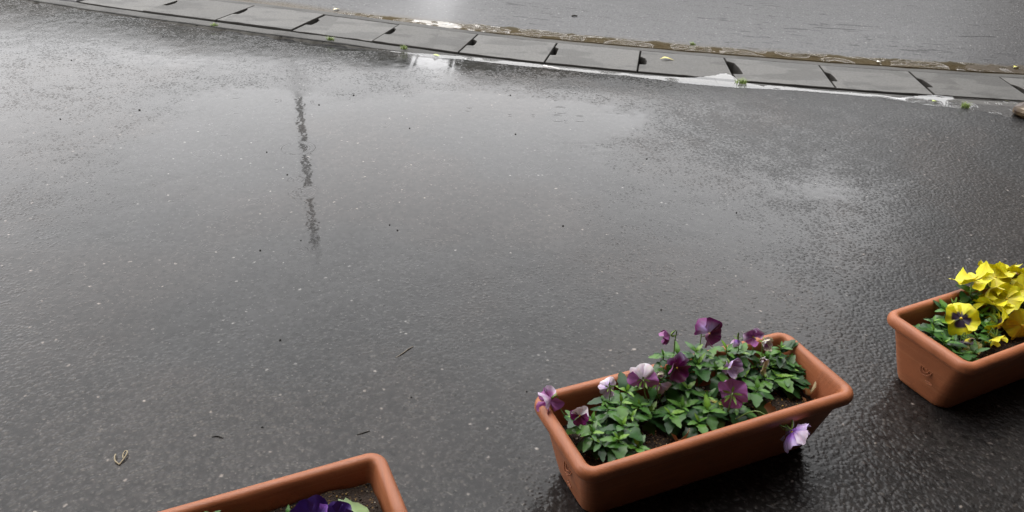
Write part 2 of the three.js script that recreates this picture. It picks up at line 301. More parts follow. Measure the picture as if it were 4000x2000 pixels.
// ───────────────────────── standing water along the gutter ─────────────────────────
function rippleTex(seed, n, count, amp) {
  const b = new Float32Array(n * n * 4), r = rng(seed), list = [];
  for (let i = 0; i < count; i++) list.push([r(), r(), 0.015 + 0.07 * r() * r()]);
  for (let j = 0; j < n; j++) for (let i = 0; i < n; i++) {
    const x = i / n, y = j / n; let h = 0.5 + 0.2 * (fbm(x * 8 + seed, y * 8, 4) - 0.5);
    for (const [cx, cy, R] of list) { let dx = Math.abs(x - cx), dy = Math.abs(y - cy); if (dx > 0.5) dx = 1 - dx; if (dy > 0.5) dy = 1 - dy; const d2 = dx * dx + dy * dy; if (d2 < (R + 0.03) * (R + 0.03)) { const d = Math.sqrt(d2); h += amp * Math.sin((d - R) * 500) * Math.exp(-Math.pow((d - R) / 0.014, 2)); } }
    const k = (j * n + i) * 4; b[k] = b[k + 1] = b[k + 2] = h; b[k + 3] = 1;
  }
  return dataTex(b, n, n, true, false, true);
}
const waterMat = new THREE.MeshPhysicalMaterial({ color: 0xffffff, roughness: 0.02, specularIntensity: 0.85, transmission: 1, thickness: 0, ior: 1.33, bumpMap: rippleTex(3, 512, 40, 0.16), bumpScale: 0.006 });
const streamMat = new THREE.MeshPhysicalMaterial({ color: rgb(0.75, 0.68, 0.55), roughness: 0.02, transmission: 1, thickness: 0, ior: 1.33, bumpMap: rippleTex(8, 512, 90, 0.35), bumpScale: 0.007 });
function pool(name, x0, x1, n, a, b, y, mat) {   // offsets a(x) near, b(x) far in the gutter's frame
  const P = [], U = [], I = [];
  for (let i = 0; i <= n; i++) { const x = mixn(x0, x1, i / n), A = gut(x, a(x)), B = gut(x, Math.max(a(x), b(x))); for (let q = 0; q <= 2; q++) { const px = mixn(A[0], B[0], q / 2), pz = mixn(A[1], B[1], q / 2); P.push(px, y, pz); U.push(px, -pz); } if (i) for (let q = 0; q < 2; q++) { const s = (i - 1) * 3 + q; I.push(s, s + 3, s + 1, s + 3, s + 4, s + 1); } }
  const g = new THREE.BufferGeometry(); g.setAttribute('position', new THREE.Float32BufferAttribute(P, 3)); g.setAttribute('uv', new THREE.Float32BufferAttribute(U, 2)); g.setIndex(I); g.computeVertexNormals();
  const o = mesh(numbered(name), g, mat, scene); o.userData = { kind: 'structure' }; return o;
}
const wob = (x, s, a) => a * (fbm(x * 5 + s, s * 3.1, 4) - 0.5) * 2 + 0.5 * a * (fbm(x * 38 + s, s * 1.7, 3) - 0.5);
pool('puddle', -0.75, 1.95, 260, x => -0.112 + wob(x, 2, 0.014) - 0.03 * Math.exp(-Math.pow((x - 0.95) / 0.25, 2)), x => { const e = sstep(-0.75, -0.3, x) * (1 - sstep(1.75, 1.95, x)); return mixn(-0.112, -0.065 + wob(x, 9, 0.02) + (0.13 + wob(x * 4, 41, 0.05)) * Math.exp(-Math.pow((x - 1.04) / 0.12, 2)) * (x < 1.105 ? 1 : Math.exp(-(x - 1.105) * 60)), e); }, 0.0032, waterMat);
pool('puddle', 1.8, 4.6, 320, x => mixn(-0.12, -0.36, sstep(1.75, 2.7, x)) + wob(x, 5, 0.04), x => mixn(-0.12, -0.03, sstep(1.8, 2.1, x)) + wob(x, 15, 0.02), 0.0036, waterMat);
pool('puddle', -1.45, 3.6, 420, x => 0.455 + wob(x, 21, 0.006), x => 0.47 + sstep(-1.45, -1.1, x) * (0.05 + 0.12 * fbm(x * 1.6, 4, 3) + wob(x * 2, 33, 0.05)), 0.0034, streamMat);

// ───────────────────────── buildings and pole around the frame ─────────────────────────
const plaster = (r, g, b) => new THREE.MeshStandardMaterial({ color: rgb(r, g, b), roughness: 0.85 });
const boxG = (x0, x1, y0, y1, z0, z1) => new THREE.BoxGeometry(x1 - x0, y1 - y0, z1 - z0).translate((x0 + x1) / 2, (y0 + y1) / 2, (z0 + z1) / 2);
{ // the porch the picture is taken from
  const t = thing('porch', 'dark timber porch with a wide roof standing behind the viewer', 'porch');
  const wood = plaster(0.035, 0.025, 0.019), under = plaster(0.035, 0.028, 0.022);
  mesh('rear_wall', boxG(-4.6, 6.2, 0, 2.7, 0.6, 0.8), wood, t);
  mesh('side_wall', boxG(1.8, 1.95, 0, 2.7, -1.85, 0.6), wood, t);
  mesh('roof', boxG(-4.6, 6.2, 2.7, 2.9, -1.2, 1.4), under, t);
  mesh('fascia', boxG(-4.6, 6.2, 2.62, 2.92, -1.23, -1.202), plaster(0.1, 0.08, 0.07), t);
}
function house(label, x0, x1, z0, z1, h, wallM, roofM, rise) {
  const t = thing('house', label, 'house', [(x0 + x1) / 2, 0, z1]), w = (x1 - x0) / 2, d = z1 - z0;
  mesh('wall', boxG(-w, w, 0, h, -d, 0), wallM, t);
  const sh = new THREE.Shape([new THREE.Vector2(-0.4, 0), new THREE.Vector2(d + 0.4, 0), new THREE.Vector2(d / 2, rise)]);
  const g = new THREE.ExtrudeGeometry(sh, { depth: 2 * w + 0.8, bevelEnabled: false }); g.rotateY(Math.PI / 2).translate(-w - 0.4, h + 0.002, 0); 
  mesh('roof', g, roofM, t);
  const glass = new THREE.MeshStandardMaterial({ color: rgb(0.03, 0.035, 0.04), roughness: 0.1 }), fr = plaster(0.5, 0.5, 0.5);
  for (let y = 1.1; y < h - 1.2; y += 2.6) for (let x = -w + 0.9; x < w - 1.2; x += 2.2) { const f = mesh('window', boxG(x, x + 1.1, y, y + 1.1, 0.002, 0.05), fr, t); mesh('pane', boxG(x + 0.06, x + 1.04, y + 0.06, y + 1.04, 0.05, 0.06), glass, f); }
}
function hedge(label, x0, x1, h0, h1, seed) {   // a clipped hedge with an uneven leafy surface
  const n = Math.ceil((x1 - x0) * 10), g = new THREE.BoxGeometry(x1 - x0, 1, 1.2, n, 24, 8), p = g.attributes.position;
  for (let i = 0; i < p.count; i++) {
    const x = p.getX(i), y = p.getY(i) + 0.5, z = p.getZ(i), f = (x / (x1 - x0)) + 0.5, H = mixn(h0, h1, f), k = fbm(x * 3 + seed, y * 7 + z * 3 + seed, 4) - 0.5, k2 = fbm(x * 1.1 + seed, 7, 2) - 0.5;
    p.setXYZ(i, x, y * H * (1 + 0.1 * k2) + (y > 0.02 ? 0.3 * k : 0), z * (1 + 0.5 * k) + 0.25 * k);
  }
  g.computeVertexNormals(); g.translate((x0 + x1) / 2, 0, 0);
  const t = thing('hedge', label, 'hedge', [0, 0, -16], 0, 'hedges across the road');
  mesh('foliage', g, new THREE.MeshStandardMaterial({ color: rgb(0.035, 0.038, 0.022), roughness: 0.8 }), t);
}
hedge('dark hedge across the road to the left of the gap', -11, -2.15, 3.0, 2.95, 3);
hedge('dark hedge across the road to the right of the gap', -1.3, 11, 3.05, 3.75, 9);
house('tall grey house to the right of the lot', 5.3, 13, -9.2, -1, 9, plaster(0.2, 0.19, 0.18), plaster(0.12, 0.12, 0.125), 1.8);
{
  const t = thing('utility_pole', 'slim grey pole across the road mirrored in the puddle', 'pole', [-3.70, 0, -12.46]);
  const m = plaster(0.4, 0.39, 0.375);
  mesh('pole', new THREE.LatheGeometry([[0.0, 0], [0.14, 0], [0.14, 0.05], [0.06, 0.1], [0.05, 3], [0.04, 6.4], [0, 6.4]].map(p => new THREE.Vector2(...p)), 20), m, t);
  mesh('cap', new THREE.SphereGeometry(0.05, 14, 8).scale(1, 0.5, 1).translate(0, 6.4, 0), m, t);
}

// ───────────────────────── planters ─────────────────────────
const HL = 0.3045, HW = 0.0985, RIM = 0.18;
function ringPts(off, rad, seg = 6) {         // rounded rectangle around the opening, grown by off
  const a = HL + off, b = HW + off, r = Math.max(0.004, rad), p = [];
  const edge = (x0, z0, x1, z1, n) => { for (let i = 1; i < n; i++) p.push([mixn(x0, x1, i / n), mixn(z0, z1, i / n)]); };
  const corner = (cx, cz, a0) => { for (let i = 0; i <= seg; i++) { const t = a0 + i / seg * Math.PI / 2; p.push([cx + r * Math.cos(t), cz + r * Math.sin(t)]); } };
  corner(a - r, b - r, 0); edge(a - r, b, -(a - r), b, 6); corner(-(a - r), b - r, Math.PI / 2); edge(-a, b - r, -a, -(b - r), 3); corner(-(a - r), -(b - r), Math.PI); edge(-(a - r), -b, a - r, -b, 6); corner(a - r, -(b - r), 1.5 * Math.PI); edge(a, -(b - r), a, b - r, 3);
  return p;
}
function loftRings(profile) {                 // profile rows: [off, y, cornerRadius]
  const P = [], U = [], I = []; let n = 0;
  profile.forEach(([off, y, rad], k) => { const R = ringPts(off, rad); n = R.length; let acc = 0; R.forEach((p, i) => { if (i) acc += Math.hypot(p[0] - R[i - 1][0], p[1] - R[i - 1][1]); P.push(p[0], y, p[1]); U.push(acc, y + off); }); });
  for (let k = 0; k < profile.length - 1; k++) for (let i = 0; i < n; i++) { const j = (i + 1) % n, a = k * n + i, b = k * n + j, c = a + n, d = b + n; I.push(a, c, b, b, c, d); }
  const cap = k => { const s = k * n, c = P.length / 3; P.push(0, profile[k][1], 0); U.push(0, 0); for (let i = 0; i < n; i++) I.push(s + i, s + (i + 1) % n, c); };
  cap(0); cap(profile.length - 1);
  const g = new THREE.BufferGeometry(); g.setAttribute('position', new THREE.Float32BufferAttribute(P, 3)); g.setAttribute('uv', new THREE.Float32BufferAttribute(U, 2)); g.setIndex(I); g.computeVertexNormals(); return g;
}
const bodyGeo = loftRings([[-0.045, 0.012, 0.02], [-0.036, 0.014, 0.022], [-0.02, 0.09, 0.02], [-0.004, 0.165, 0.014], [-0.001, 0.176, 0.013], [0.003, 0.1805, 0.016], [0.008, 0.182, 0.02], [0.014, 0.1815, 0.026], [0.0195, 0.178, 0.031], [0.0225, 0.172, 0.034], [0.023, 0.163, 0.034], [0.021, 0.156, 0.033], [0.016, 0.152, 0.03], [0.0085, 0.1505, 0.026], [0.0055, 0.147, 0.028], [0.003, 0.135, 0.03], [-0.012, 0.06, 0.034], [-0.0215, 0.016, 0.036], [-0.025, 0.006, 0.034], [-0.031, 0.001, 0.03], [-0.04, 0.0005, 0.026]]);
function clayMat(seed, r0, g0, b0) {
  const n = 512, c = new Uint8Array(n * n * 4), b = new Float32Array(n * n * 4), ro = new Uint8Array(n * n * 4);
  for (let j = 0; j < n; j++) for (let i = 0; i < n; i++) {
    const x = i / n, z = j / n, k = (j * n + i) * 4, f = fbm(x * 9 + seed, z * 9, 5), fine = vn(x * 200 + seed, z * 200);
    worley(x * 40 + seed, z * 40); const spot = W.q > 0.9 ? 1 - sstep(0.05, 0.2, W.d) : 0, sc = sstep(0.6, 0.72, fbm(x * 3 + seed, z * 40, 3));
    worley(x * 110 + 7, z * 110 + seed); const speck = W.q > 0.93 ? 1 - sstep(0.1, 0.4, W.d) : 0, v = 0.8 + 0.36 * f + 0.08 * (fine - 0.5) + 0.1 * sc - 0.3 * spot - 0.35 * speck;
    c[k] = toS(r0 * v); c[k + 1] = toS(g0 * v * (1 + 0.08 * sc)); c[k + 2] = toS(b0 * v * (1 + 0.12 * sc)); c[k + 3] = 255;
    b[k] = b[k + 1] = b[k + 2] = 0.6 * fine + 0.4 * f; b[k + 3] = 1; const q = Math.round(255 * (0.36 + 0.2 * f)); ro[k] = ro[k + 1] = ro[k + 2] = q; ro[k + 3] = 255;
  }
  const rep = t => { t.repeat.set(3, 3); return t; };
  return new THREE.MeshPhysicalMaterial({ map: rep(dataTex(c, n, n, false, true, true)), bumpMap: rep(dataTex(b, n, n, true, false, true)), bumpScale: 0.0003, roughnessMap: rep(dataTex(ro, n, n, false, false, true)), roughness: 1, ior: 1.45 });
}
const clay = clayMat(2, 0.34, 0.115, 0.048);
const endTilt = Math.atan2(0.024, 0.12);
function planter(label, pos, turn) {
  const t = thing('planter', label, 'planter', pos, turn, 'terracotta coloured planters on the wet lot');
  mesh('body', bodyGeo, clay, t);
  for (const s of [-1, 1]) {                  // raised spiral rose and leaf on each short end
    const q = new THREE.Group(); const y0 = 0.094;
    const pts = []; for (let k = 0; k <= 40; k++) { const a = k * 0.36, r = 0.003 + 0.0172 * k / 40; pts.push(new THREE.Vector3(Math.cos(a) * r * 0.95, Math.sin(a) * r, 0)); }
    const rose = new THREE.TubeGeometry(new THREE.CatmullRomCurve3(pts), 60, 0.0013, 5);
    const leaf = new THREE.TubeGeometry(new THREE.CatmullRomCurve3([[0.012, -0.026, 0], [0.02, -0.029, 0], [0.03, -0.026, 0], [0.02, -0.024, 0], [0.012, -0.026, 0]].map(v => new THREE.Vector3(...v))), 16, 0.0012, 5);
    const g = mergeGeometries([rose, leaf]); g.rotateX(-endTilt).rotateY(s * Math.PI / 2).translate(s * (HL - 0.0052), y0, 0.012);
    mesh('embossed_rose', g, clay, t);
  }
  return t;
}
const PL = { mid: { p: [0.396, 0, -1.232], a: 24.2, soil: 0.108 }, yel: { p: [1.254, 0, -1.604], a: 27, soil: 0.112 }, vio: { p: [-0.4696, 0, -0.7955], a: 25.3, soil: 0.143 } };
for (const k in PL) PL[k].turn = THREE.MathUtils.degToRad(PL[k].a);
planter('terracotta coloured planter of purple and white pansies, whole in view', PL.mid.p, PL.mid.turn);
planter('terracotta coloured planter of yellow pansies at the right edge', PL.yel.p, PL.yel.turn);
planter('terracotta coloured planter with one violet pansy at the bottom edge', PL.vio.p, PL.vio.turn);

// ───────────────────────── soil ─────────────────────────
const soilMat = (() => {
  const n = 512, c = new Uint8Array(n * n * 4), b = new Float32Array(n * n * 4);
  for (let j = 0; j < n; j++) for (let i = 0; i < n; i++) {
    const x = i / n, z = j / n, k = (j * n + i) * 4; worley(x * 60, z * 60); const f = fbm(x * 12, z * 12, 5), q = W.q, w = 1 - sstep(0.2, 0.6, W.d);
    let r = 0.01 + 0.022 * f, g = r * 0.58, l = r * 0.34; if (q > 0.87) { r += 0.1 * w; g += 0.06 * w; l += 0.02 * w; }
    c[k] = toS(r); c[k + 1] = toS(g); c[k + 2] = toS(l); c[k + 3] = 255; b[k] = b[k + 1] = b[k + 2] = 0.5 * w * W.r + 0.5 * f; b[k + 3] = 1;
  }
  const rep = t => { t.repeat.set(4, 4); return t; };
  return new THREE.MeshStandardMaterial({ map: rep(dataTex(c, n, n, false, true, true)), bumpMap: rep(dataTex(b, n, n, true, false, true)), bumpScale: 0.006, roughness: 0.95 });
})();
const soilH = (x, z, s) => 0.016 * (fbm(x * 14 + s, z * 14, 4) - 0.5) * 2;
const crumb = new THREE.IcosahedronGeometry(1, 0);
function soil(key, label, seed, yellow) {
  const q = PL[key], t = thing('potting_soil', label, 'soil', [q.p[0], q.soil, q.p[2]], q.turn), g = new THREE.PlaneGeometry(2 * (HL - 0.013), 2 * (HW - 0.013), 90, 30).rotateX(-Math.PI / 2), p = g.attributes.position, uv = g.attributes.uv;
  for (let i = 0; i < p.count; i++) { p.setY(i, soilH(p.getX(i), p.getZ(i), seed)); uv.setXY(i, p.getX(i), p.getZ(i)); } g.computeVertexNormals();
  mesh('surface', g, soilMat, t);
  const r = rng(seed), n = 900, m = new THREE.InstancedMesh(crumb, new THREE.MeshStandardMaterial({ roughness: 0.7 }), n), M = new THREE.Matrix4(), Q = new THREE.Quaternion(), c = new THREE.Color();
  for (let i = 0; i < n; i++) {
    const x = (r() * 2 - 1) * (HL - 0.016), z = (r() * 2 - 1) * (HW - 0.016), s = 0.0012 + 0.0026 * r() * r(); Q.setFromEuler(new THREE.Euler(r() * 6, r() * 6, r() * 6));
    M.compose(new THREE.Vector3(x, soilH(x, z, seed) + s * 0.5, z), Q, new THREE.Vector3(s, s * (0.6 + 0.4 * r()), s * (0.7 + 0.5 * r()))); m.setMatrixAt(i, M);
    const k = r(); if (k < 0.06) c.setRGB(0.5, 0.46, 0.38); else if (k < 0.06 + yellow) c.setRGB(0.34, 0.22, 0.05); else if (k < 0.5) c.setRGB(0.1, 0.055, 0.025); else c.setRGB(0.02, 0.013, 0.008); m.setColorAt(i, c);
  }
  m.name = 'crumbs'; m.userData = { kind: 'stuff' }; m.castShadow = m.receiveShadow = true; t.add(m); return t;
}
soil('mid', 'dark brown potting soil in the planter of purple pansies', 21, 0.12);
soil('yel', 'dark brown potting soil in the planter of yellow pansies', 22, 0.1);
soil('vio', 'dark crumbly soil with yellow grains in the bottom planter', 23, 0.3);

// ───────────────────────── pansies ─────────────────────────
function leafGeo(seed, wid, teeth) {          // unit length along +x, lies in xz, face up
  const r = rng(seed), nl = 8, P = [], C = [], I = [], droop = 0.16 + 0.14 * r(), fold = 0.1 + 0.12 * r(), side = (r() - 0.5) * 0.12;
  const prof = t => t < 0.14 ? 0.03 : wid * Math.pow(Math.sin(Math.PI * Math.pow((t - 0.12) / 0.88, 0.8)), 0.75) * (1 - 0.12 * t) + 0.012;
  for (let i = 0; i <= nl; i++) {
    const t = i / nl, w = (i === nl ? 0.012 : prof(t)) * (i > 1 && i < nl ? (i % 2 ? 1 + teeth : 1 - teeth) : 1), bend = -droop * t * t + 0.05 * Math.sin(t * 5);
    for (const s of [-1, 0, 1]) { P.push(t * (1 - 0.06 * droop), bend + (s ? fold * w * 1.2 - 0.25 * w * (r() - 0.3) * 0.4 : 0), s * w + side * t * t); const k = s ? 0.86 + 0.2 * r() : 1.3; C.push(k, k * (s ? 1 : 1.02), k); }
    if (i) { const a = (i - 1) * 3, b = i * 3; I.push(a, a + 1, b, a + 1, b + 1, b, a + 1, a + 2, b + 1, a + 2, b + 2, b + 1); }
  }
  const g = new THREE.BufferGeometry(); g.setAttribute('position', new THREE.Float32BufferAttribute(P, 3)); g.setAttribute('color', new THREE.Float32BufferAttribute(C, 3)); g.setIndex(I); g.computeVertexNormals(); return g;
}
const leafG = [leafGeo(1, 0.19, 0.1), leafGeo(2, 0.23, 0.12), leafGeo(3, 0.27, 0.13), leafGeo(4, 0.15, 0.05), leafGeo(5, 0.37, 0.12)];
const leafMat = (r, g, b) => new THREE.MeshPhysicalMaterial({ color: rgb(r, g, b), vertexColors: true, roughness: 0.32, transmission: 0.15, thickness: 0, ior: 1.36, side: THREE.DoubleSide });
const leafM = [leafMat(0.018, 0.058, 0.017), leafMat(0.028, 0.088, 0.02), leafMat(0.042, 0.118, 0.02), leafMat(0.066, 0.16, 0.022), leafMat(0.13, 0.25, 0.03)];
const oldLeafM = leafMat(0.3, 0.28, 0.06);
const stemM = new THREE.MeshPhysicalMaterial({ color: rgb(0.12, 0.2, 0.05), roughness: 0.5 });
const V = (x, y, z) => new THREE.Vector3(x, y, z);
function tube(pts, r, seg = 10) { return new THREE.TubeGeometry(new THREE.CatmullRomCurve3(pts), seg, r, 5); }
function addLeaf(parent, at, az, el, len, gi, mi) {
  const o = mesh('leaf', leafG[gi], leafM[mi] || oldLeafM, parent); o.position.copy(at); o.rotation.set(0, -az, el, 'YXZ'); o.scale.setScalar(len); return o;
}
// a shoot: bent stem from the crown to the tip and leaves round it, small and pale at the top, large and dark below
function shoot(parent, base, tip, r, k = 11, size = 1) {
  k = Math.max(5, k - 1); size *= 1.12;
  const mid = base.clone().lerp(tip, 0.55); mid.x = mixn(mid.x, tip.x, 0.4); mid.z = mixn(mid.z, tip.z, 0.4);
  mesh('stem', tube([base, mid, tip], 0.0016, 8), stemM, parent);
  let az = r() * 6.28; const H = Math.max(0.012, tip.y - base.y);
  for (let i = 0; i < k; i++) {
    const f = i / (k - 1); az += 2.4 + (r() - 0.5) * 0.5;
    let el = mixn(1.1, -0.2, Math.pow(f, 0.8)) + (r() - 0.5) * 0.6, len = size * mixn(0.014, 0.043, Math.pow(f, 0.75)) * (0.75 + 0.5 * r());
    const at = tip.clone().lerp(mid, Math.min(1, f * f * Math.min(1, 0.03 / H) * 0.9)); at.y -= 0.004 * f;
    { const rim = RIM - parent.position.y - 0.004, L = len * 0.95; let ok = false;
      for (let q = 0; q < 8 && !ok; q++) { const ex = at.x + Math.cos(az) * Math.cos(el) * L, ez = at.z + Math.sin(az) * Math.cos(el) * L, ey = at.y + Math.sin(el) * L - 0.2 * len; ok = ey > rim + 0.006 || (Math.abs(ex) < HL - 0.012 && Math.abs(ez) < HW - 0.012); if (!ok) { if (q % 2) az += 0.9; else el += 0.3; } } }
    addLeaf(parent, at, az, el, len, f < 0.4 ? (r() < 0.5 ? 3 : 0) : r() < 0.12 ? 4 : Math.floor(r() * 3), f < 0.22 ? (r() < 0.5 ? 4 : 3) : f < 0.55 ? (r() < 0.4 ? 3 : 2) : r() < 0.03 ? 5 : Math.floor(r() * 2.4));
  }
}
// petals: a ruffled fan in the xy plane, base at the origin, pointing +y, facing +z
function petalGeo(seed, spread, o, col) {
  const r = rng(seed), nr = 8, ns = 11, P = [], C = [], I = [], ph = r() * 6, ph2 = r() * 6;
  for (let i = 0; i <= nr; i++) for (let j = 0; j <= ns; j++) {
    const t = i / nr, s = j / ns * 2 - 1, a = s * spread * (0.75 + 0.25 * t), rr = Math.max(0.02, t * (1 - 0.16 * s * s - 0.05 * Math.exp(-s * s * 14) + o.ruf * 0.28 * Math.sin(s * 6 + ph) * t));
    let x = Math.sin(a) * rr, y = Math.cos(a) * rr, z = o.cup * s * s * t + o.ruf * t * t * Math.sin(s * 3.8 + ph2) + o.ruf * 0.55 * t * (fbm(s * 3.2 + seed * 1.7, t * 4.5 + seed, 3) - 0.5) + o.ruf * 0.25 * t * t * Math.sin(s * 11 + ph);
    const b = o.curl * t; const yy = y * Math.cos(b * 0.9), zz = z + y * Math.sin(b * 0.9);
    P.push(x * (1 - o.shrink * t * 0.5), yy, zz); C.push(...col(t, s, r));
    if (i && j) { const q = i * (ns + 1) + j, p = q - ns - 1; I.push(p - 1, p, q - 1, p, q, q - 1); }
  }
  const g = new THREE.BufferGeometry(); g.setAttribute('position', new THREE.Float32BufferAttribute(P, 3)); g.setAttribute('color', new THREE.Float32BufferAttribute(C, 3)); g.setIndex(I); g.computeVertexNormals(); return g;
}
const petalM = new THREE.MeshPhysicalMaterial({ color: 0xffffff, vertexColors: true, roughness: 0.55, transmission: 0.22, thickness: 0, sheen: 0.2, side: THREE.DoubleSide });
const sepalM = leafMat(0.17, 0.26, 0.06), eyeM = new THREE.MeshStandardMaterial({ color: rgb(0.7, 0.5, 0.03), roughness: 0.6 });
const lerp3 = (a, b, t) => [mixn(a[0], b[0], t), mixn(a[1], b[1], t), mixn(a[2], b[2], t)];
const dye = { mauve: [0.33, 0.1, 0.31], pale: [0.6, 0.47, 0.62], white: [0.78, 0.72, 0.78], maroon: [0.1, 0.006, 0.055], magenta: [0.22, 0.012, 0.17], violet: [0.26, 0.08, 0.5], lilac: [0.56, 0.42, 0.7], yellow: [0.74, 0.68, 0.006], gold: [0.62, 0.54, 0.006], ink: [0.022, 0.006, 0.03], deep: [0.05, 0.012, 0.17], cream: [0.62, 0.58, 0.42] };
// a petal pattern: centre colour to edge colour, thin veins, optional dark blotch up to radius b
const pat = (c0, c1, o = {}) => (t, s, r) => {
  const e0 = o.from ?? 0.25, k = sstep(e0, o.to ?? 0.95, t + 0.12 * (r() - 0.5)); let c = lerp3(dye[c0], dye[c1], k);
  const vein = Math.abs(Math.sin(s * 11)) < 0.3 ? 0.86 : 1; c = c.map(v => v * vein * (0.92 + 0.16 * r()));
  if (o.blotch && t < o.blotch * (1 - 0.2 * s * s) + 0.05 * (r() - 0.5) && t > 0.1) c = dye.ink.slice();
  if (t < 0.1 && o.eye) c = dye.yellow.slice();
  return c;
};
let fseed = 100;
const sepalG = leafG[3];
// facing and up are world directions as seen from the viewer: x right, y up, z towards the viewer
function flower(plant, turn, at, base, o) {
  const g = new THREE.Group(); g.name = 'flower'; plant.add(g); g.position.copy(at);
  if (o.label) g.userData.label = o.label;
  const inv = new THREE.Quaternion().setFromAxisAngle(V(0, 1, 0), -turn);
  const f = V(...o.face).normalize().applyQuaternion(inv), up0 = V(...(o.up || [0, 1, 0])).applyQuaternion(inv), rt = up0.clone().cross(f).normalize(), up = f.clone().cross(rt);
  g.quaternion.setFromRotationMatrix(new THREE.Matrix4().makeBasis(rt, up, f));
  const S = o.size, ang = [0.55, -0.55, 1.62, -1.62, Math.PI], spr = [0.98, 0.98, 0.85, 0.85, 1.0], len = [1, 1, 0.95, 0.95, 1.0], zs = [-0.05, -0.1, 0.05, 0.0, 0.1];
  const cols = [o.up2, o.up2, o.side, o.side, o.low];
  for (let i = 0; i < 5; i++) {
    if (o.skip && o.skip.includes(i)) continue;
    const cu = (o.curls ? o.curls[i] : o.curl) + 0.38 * Math.sin(fseed * 1.7), pg = petalGeo(fseed++, spr[i], { ruf: o.ruf ?? 0.17, cup: o.cup ?? 0.14, curl: cu, shrink: o.shrink ?? 0.2 }, cols[i]);
    const m = mesh('petal', pg, petalM, g); m.scale.setScalar(S * len[i] * (0.86 + 0.2 * Math.abs(Math.sin(fseed * 3.1)))); m.rotation.z = ang[i] + 0.12 * Math.sin(fseed * 2.3); m.position.z = zs[i] * S * 0.4;
  }
  if (!o.noSepal) for (let i = 0; i < 5; i++) { const s = mesh('sepal', sepalG, sepalM, g); s.scale.set(S * 0.62, S * 0.62, S * 0.5); s.rotation.set(Math.PI / 2, 0, 0); const a = i * 1.257 + 0.3; const q = new THREE.Quaternion().setFromAxisAngle(V(0, 0, 1), a); s.quaternion.premultiply(new THREE.Quaternion().setFromAxisAngle(V(0, 1, 0), (o.sepalLift ?? 0.5))).premultiply(q); s.position.z = -0.09 * S; }
  mesh('eye', new THREE.SphereGeometry(S * 0.07, 8, 6), o.eyeM || eyeM, g).position.z = 0.06 * S;
  // the stalk comes up from below, arches over and meets the back of the flower
  const back = at.clone().addScaledVector(f, -0.1 * S), out = at.clone().addScaledVector(f, -0.55 * S).add(V(0, o.arch ?? 0.008, 0));
  const mid = base.clone().lerp(out, 0.6); mid.lerp(V(out.x, mid.y, out.z), 0.5);
  mesh('flower_stem', tube(o.path ? [base, ...o.path, back] : [base, mid, out, back], 0.0013, 14), stemM, plant);
  return g;
}
// wilted flower: a crumpled bundle of the same petals
const P_MAUVE = { up2: pat('mauve', 'pale', { from: 0.5 }), side: pat('mauve', 'mauve'), low: pat('magenta', 'mauve') };
const P_WHITE = { up2: pat('white', 'white'), side: pat('maroon', 'magenta'), low: pat('maroon', 'magenta', { eye: 1 }) };
const P_PALE = { up2: pat('lilac', 'white'), side: pat('lilac', 'pale'), low: pat('mauve', 'pale') };
const P_DARK = { up2: pat('magenta', 'lilac', { from: 0.6, to: 1.05 }), side: pat('maroon', 'magenta'), low: pat('maroon', 'maroon') };
const P_MAR = { up2: pat('maroon', 'magenta'), side: pat('maroon', 'maroon'), low: pat('maroon', 'maroon') };
const P_VIO = { up2: pat('violet', 'lilac', { from: 0.1, to: 0.8 }), side: pat('violet', 'pale', { from: 0.1, to: 0.6 }), low: pat('violet', 'lilac') };
const P_YEL = { up2: pat('gold', 'yellow'), side: pat('gold', 'yellow'), low: pat('gold', 'yellow') };
const P_YEYE = { up2: pat('gold', 'yellow', { blotch: 0.42 }), side: pat('gold', 'yellow', { blotch: 0.55 }), low: pat('gold', 'yellow', { blotch: 0.6 }) };
const P_DEEP = { up2: pat('deep', 'deep'), side: pat('deep', 'violet', { from: 0.6 }), low: pat('deep', 'deep', { eye: 1 }) };
const P_CREAM = { up2: pat('pale', 'cream'), side: pat('cream', 'white'), low: pat('mauve', 'cream') };

function plants(key, groups, shoots, flowers, seed, groupName) {
  const q = PL[key], made = groups.map(([label, u, w]) => { const t = thing('pansy_plant', label, 'pansy', [q.p[0], q.soil, q.p[2]], q.turn, groupName); t.userData.u = u; return { t, u, w }; });
  const crowns = groups.map(([, u, w]) => V(u, 0, w)); made.forEach(m => delete m.t.userData.u);
  const near = (x, z) => { let b = 0, bd = 9; groups.forEach(([, u, w], i) => { const d = Math.hypot(u - x, (w - z) * 1.2); if (d < bd) { bd = d; b = i; } }); return b; };
  const r = rng(seed);
  shoots.forEach(([x, y, z, k, s]) => { const i = near(x, z), tip = V(x, Math.max(0.018, y - q.soil), z), c = crowns[i]; const b = V(mixn(c.x, x, 0.45), -0.005, mixn(c.z, z, 0.45)); shoot(made[i].t, b, tip, r, k || 10 + Math.floor(r() * 4), (s || 1) * (0.9 + 0.25 * r())); });
  flowers.forEach(o => { const [x, y, z] = o.at, i = o.plant ?? near(x, z), c = crowns[i], at = V(x, y - q.soil, z); const base = o.base ? V(o.base[0], o.base[1] - q.soil, o.base[2]) : V(mixn(c.x, x, 0.5), 0.0, mixn(c.z, z, 0.5)); flower(made[i].t, q.turn, at, base, o); });
  return made;
}
const BACKV = [0.1, 0.1, -1];
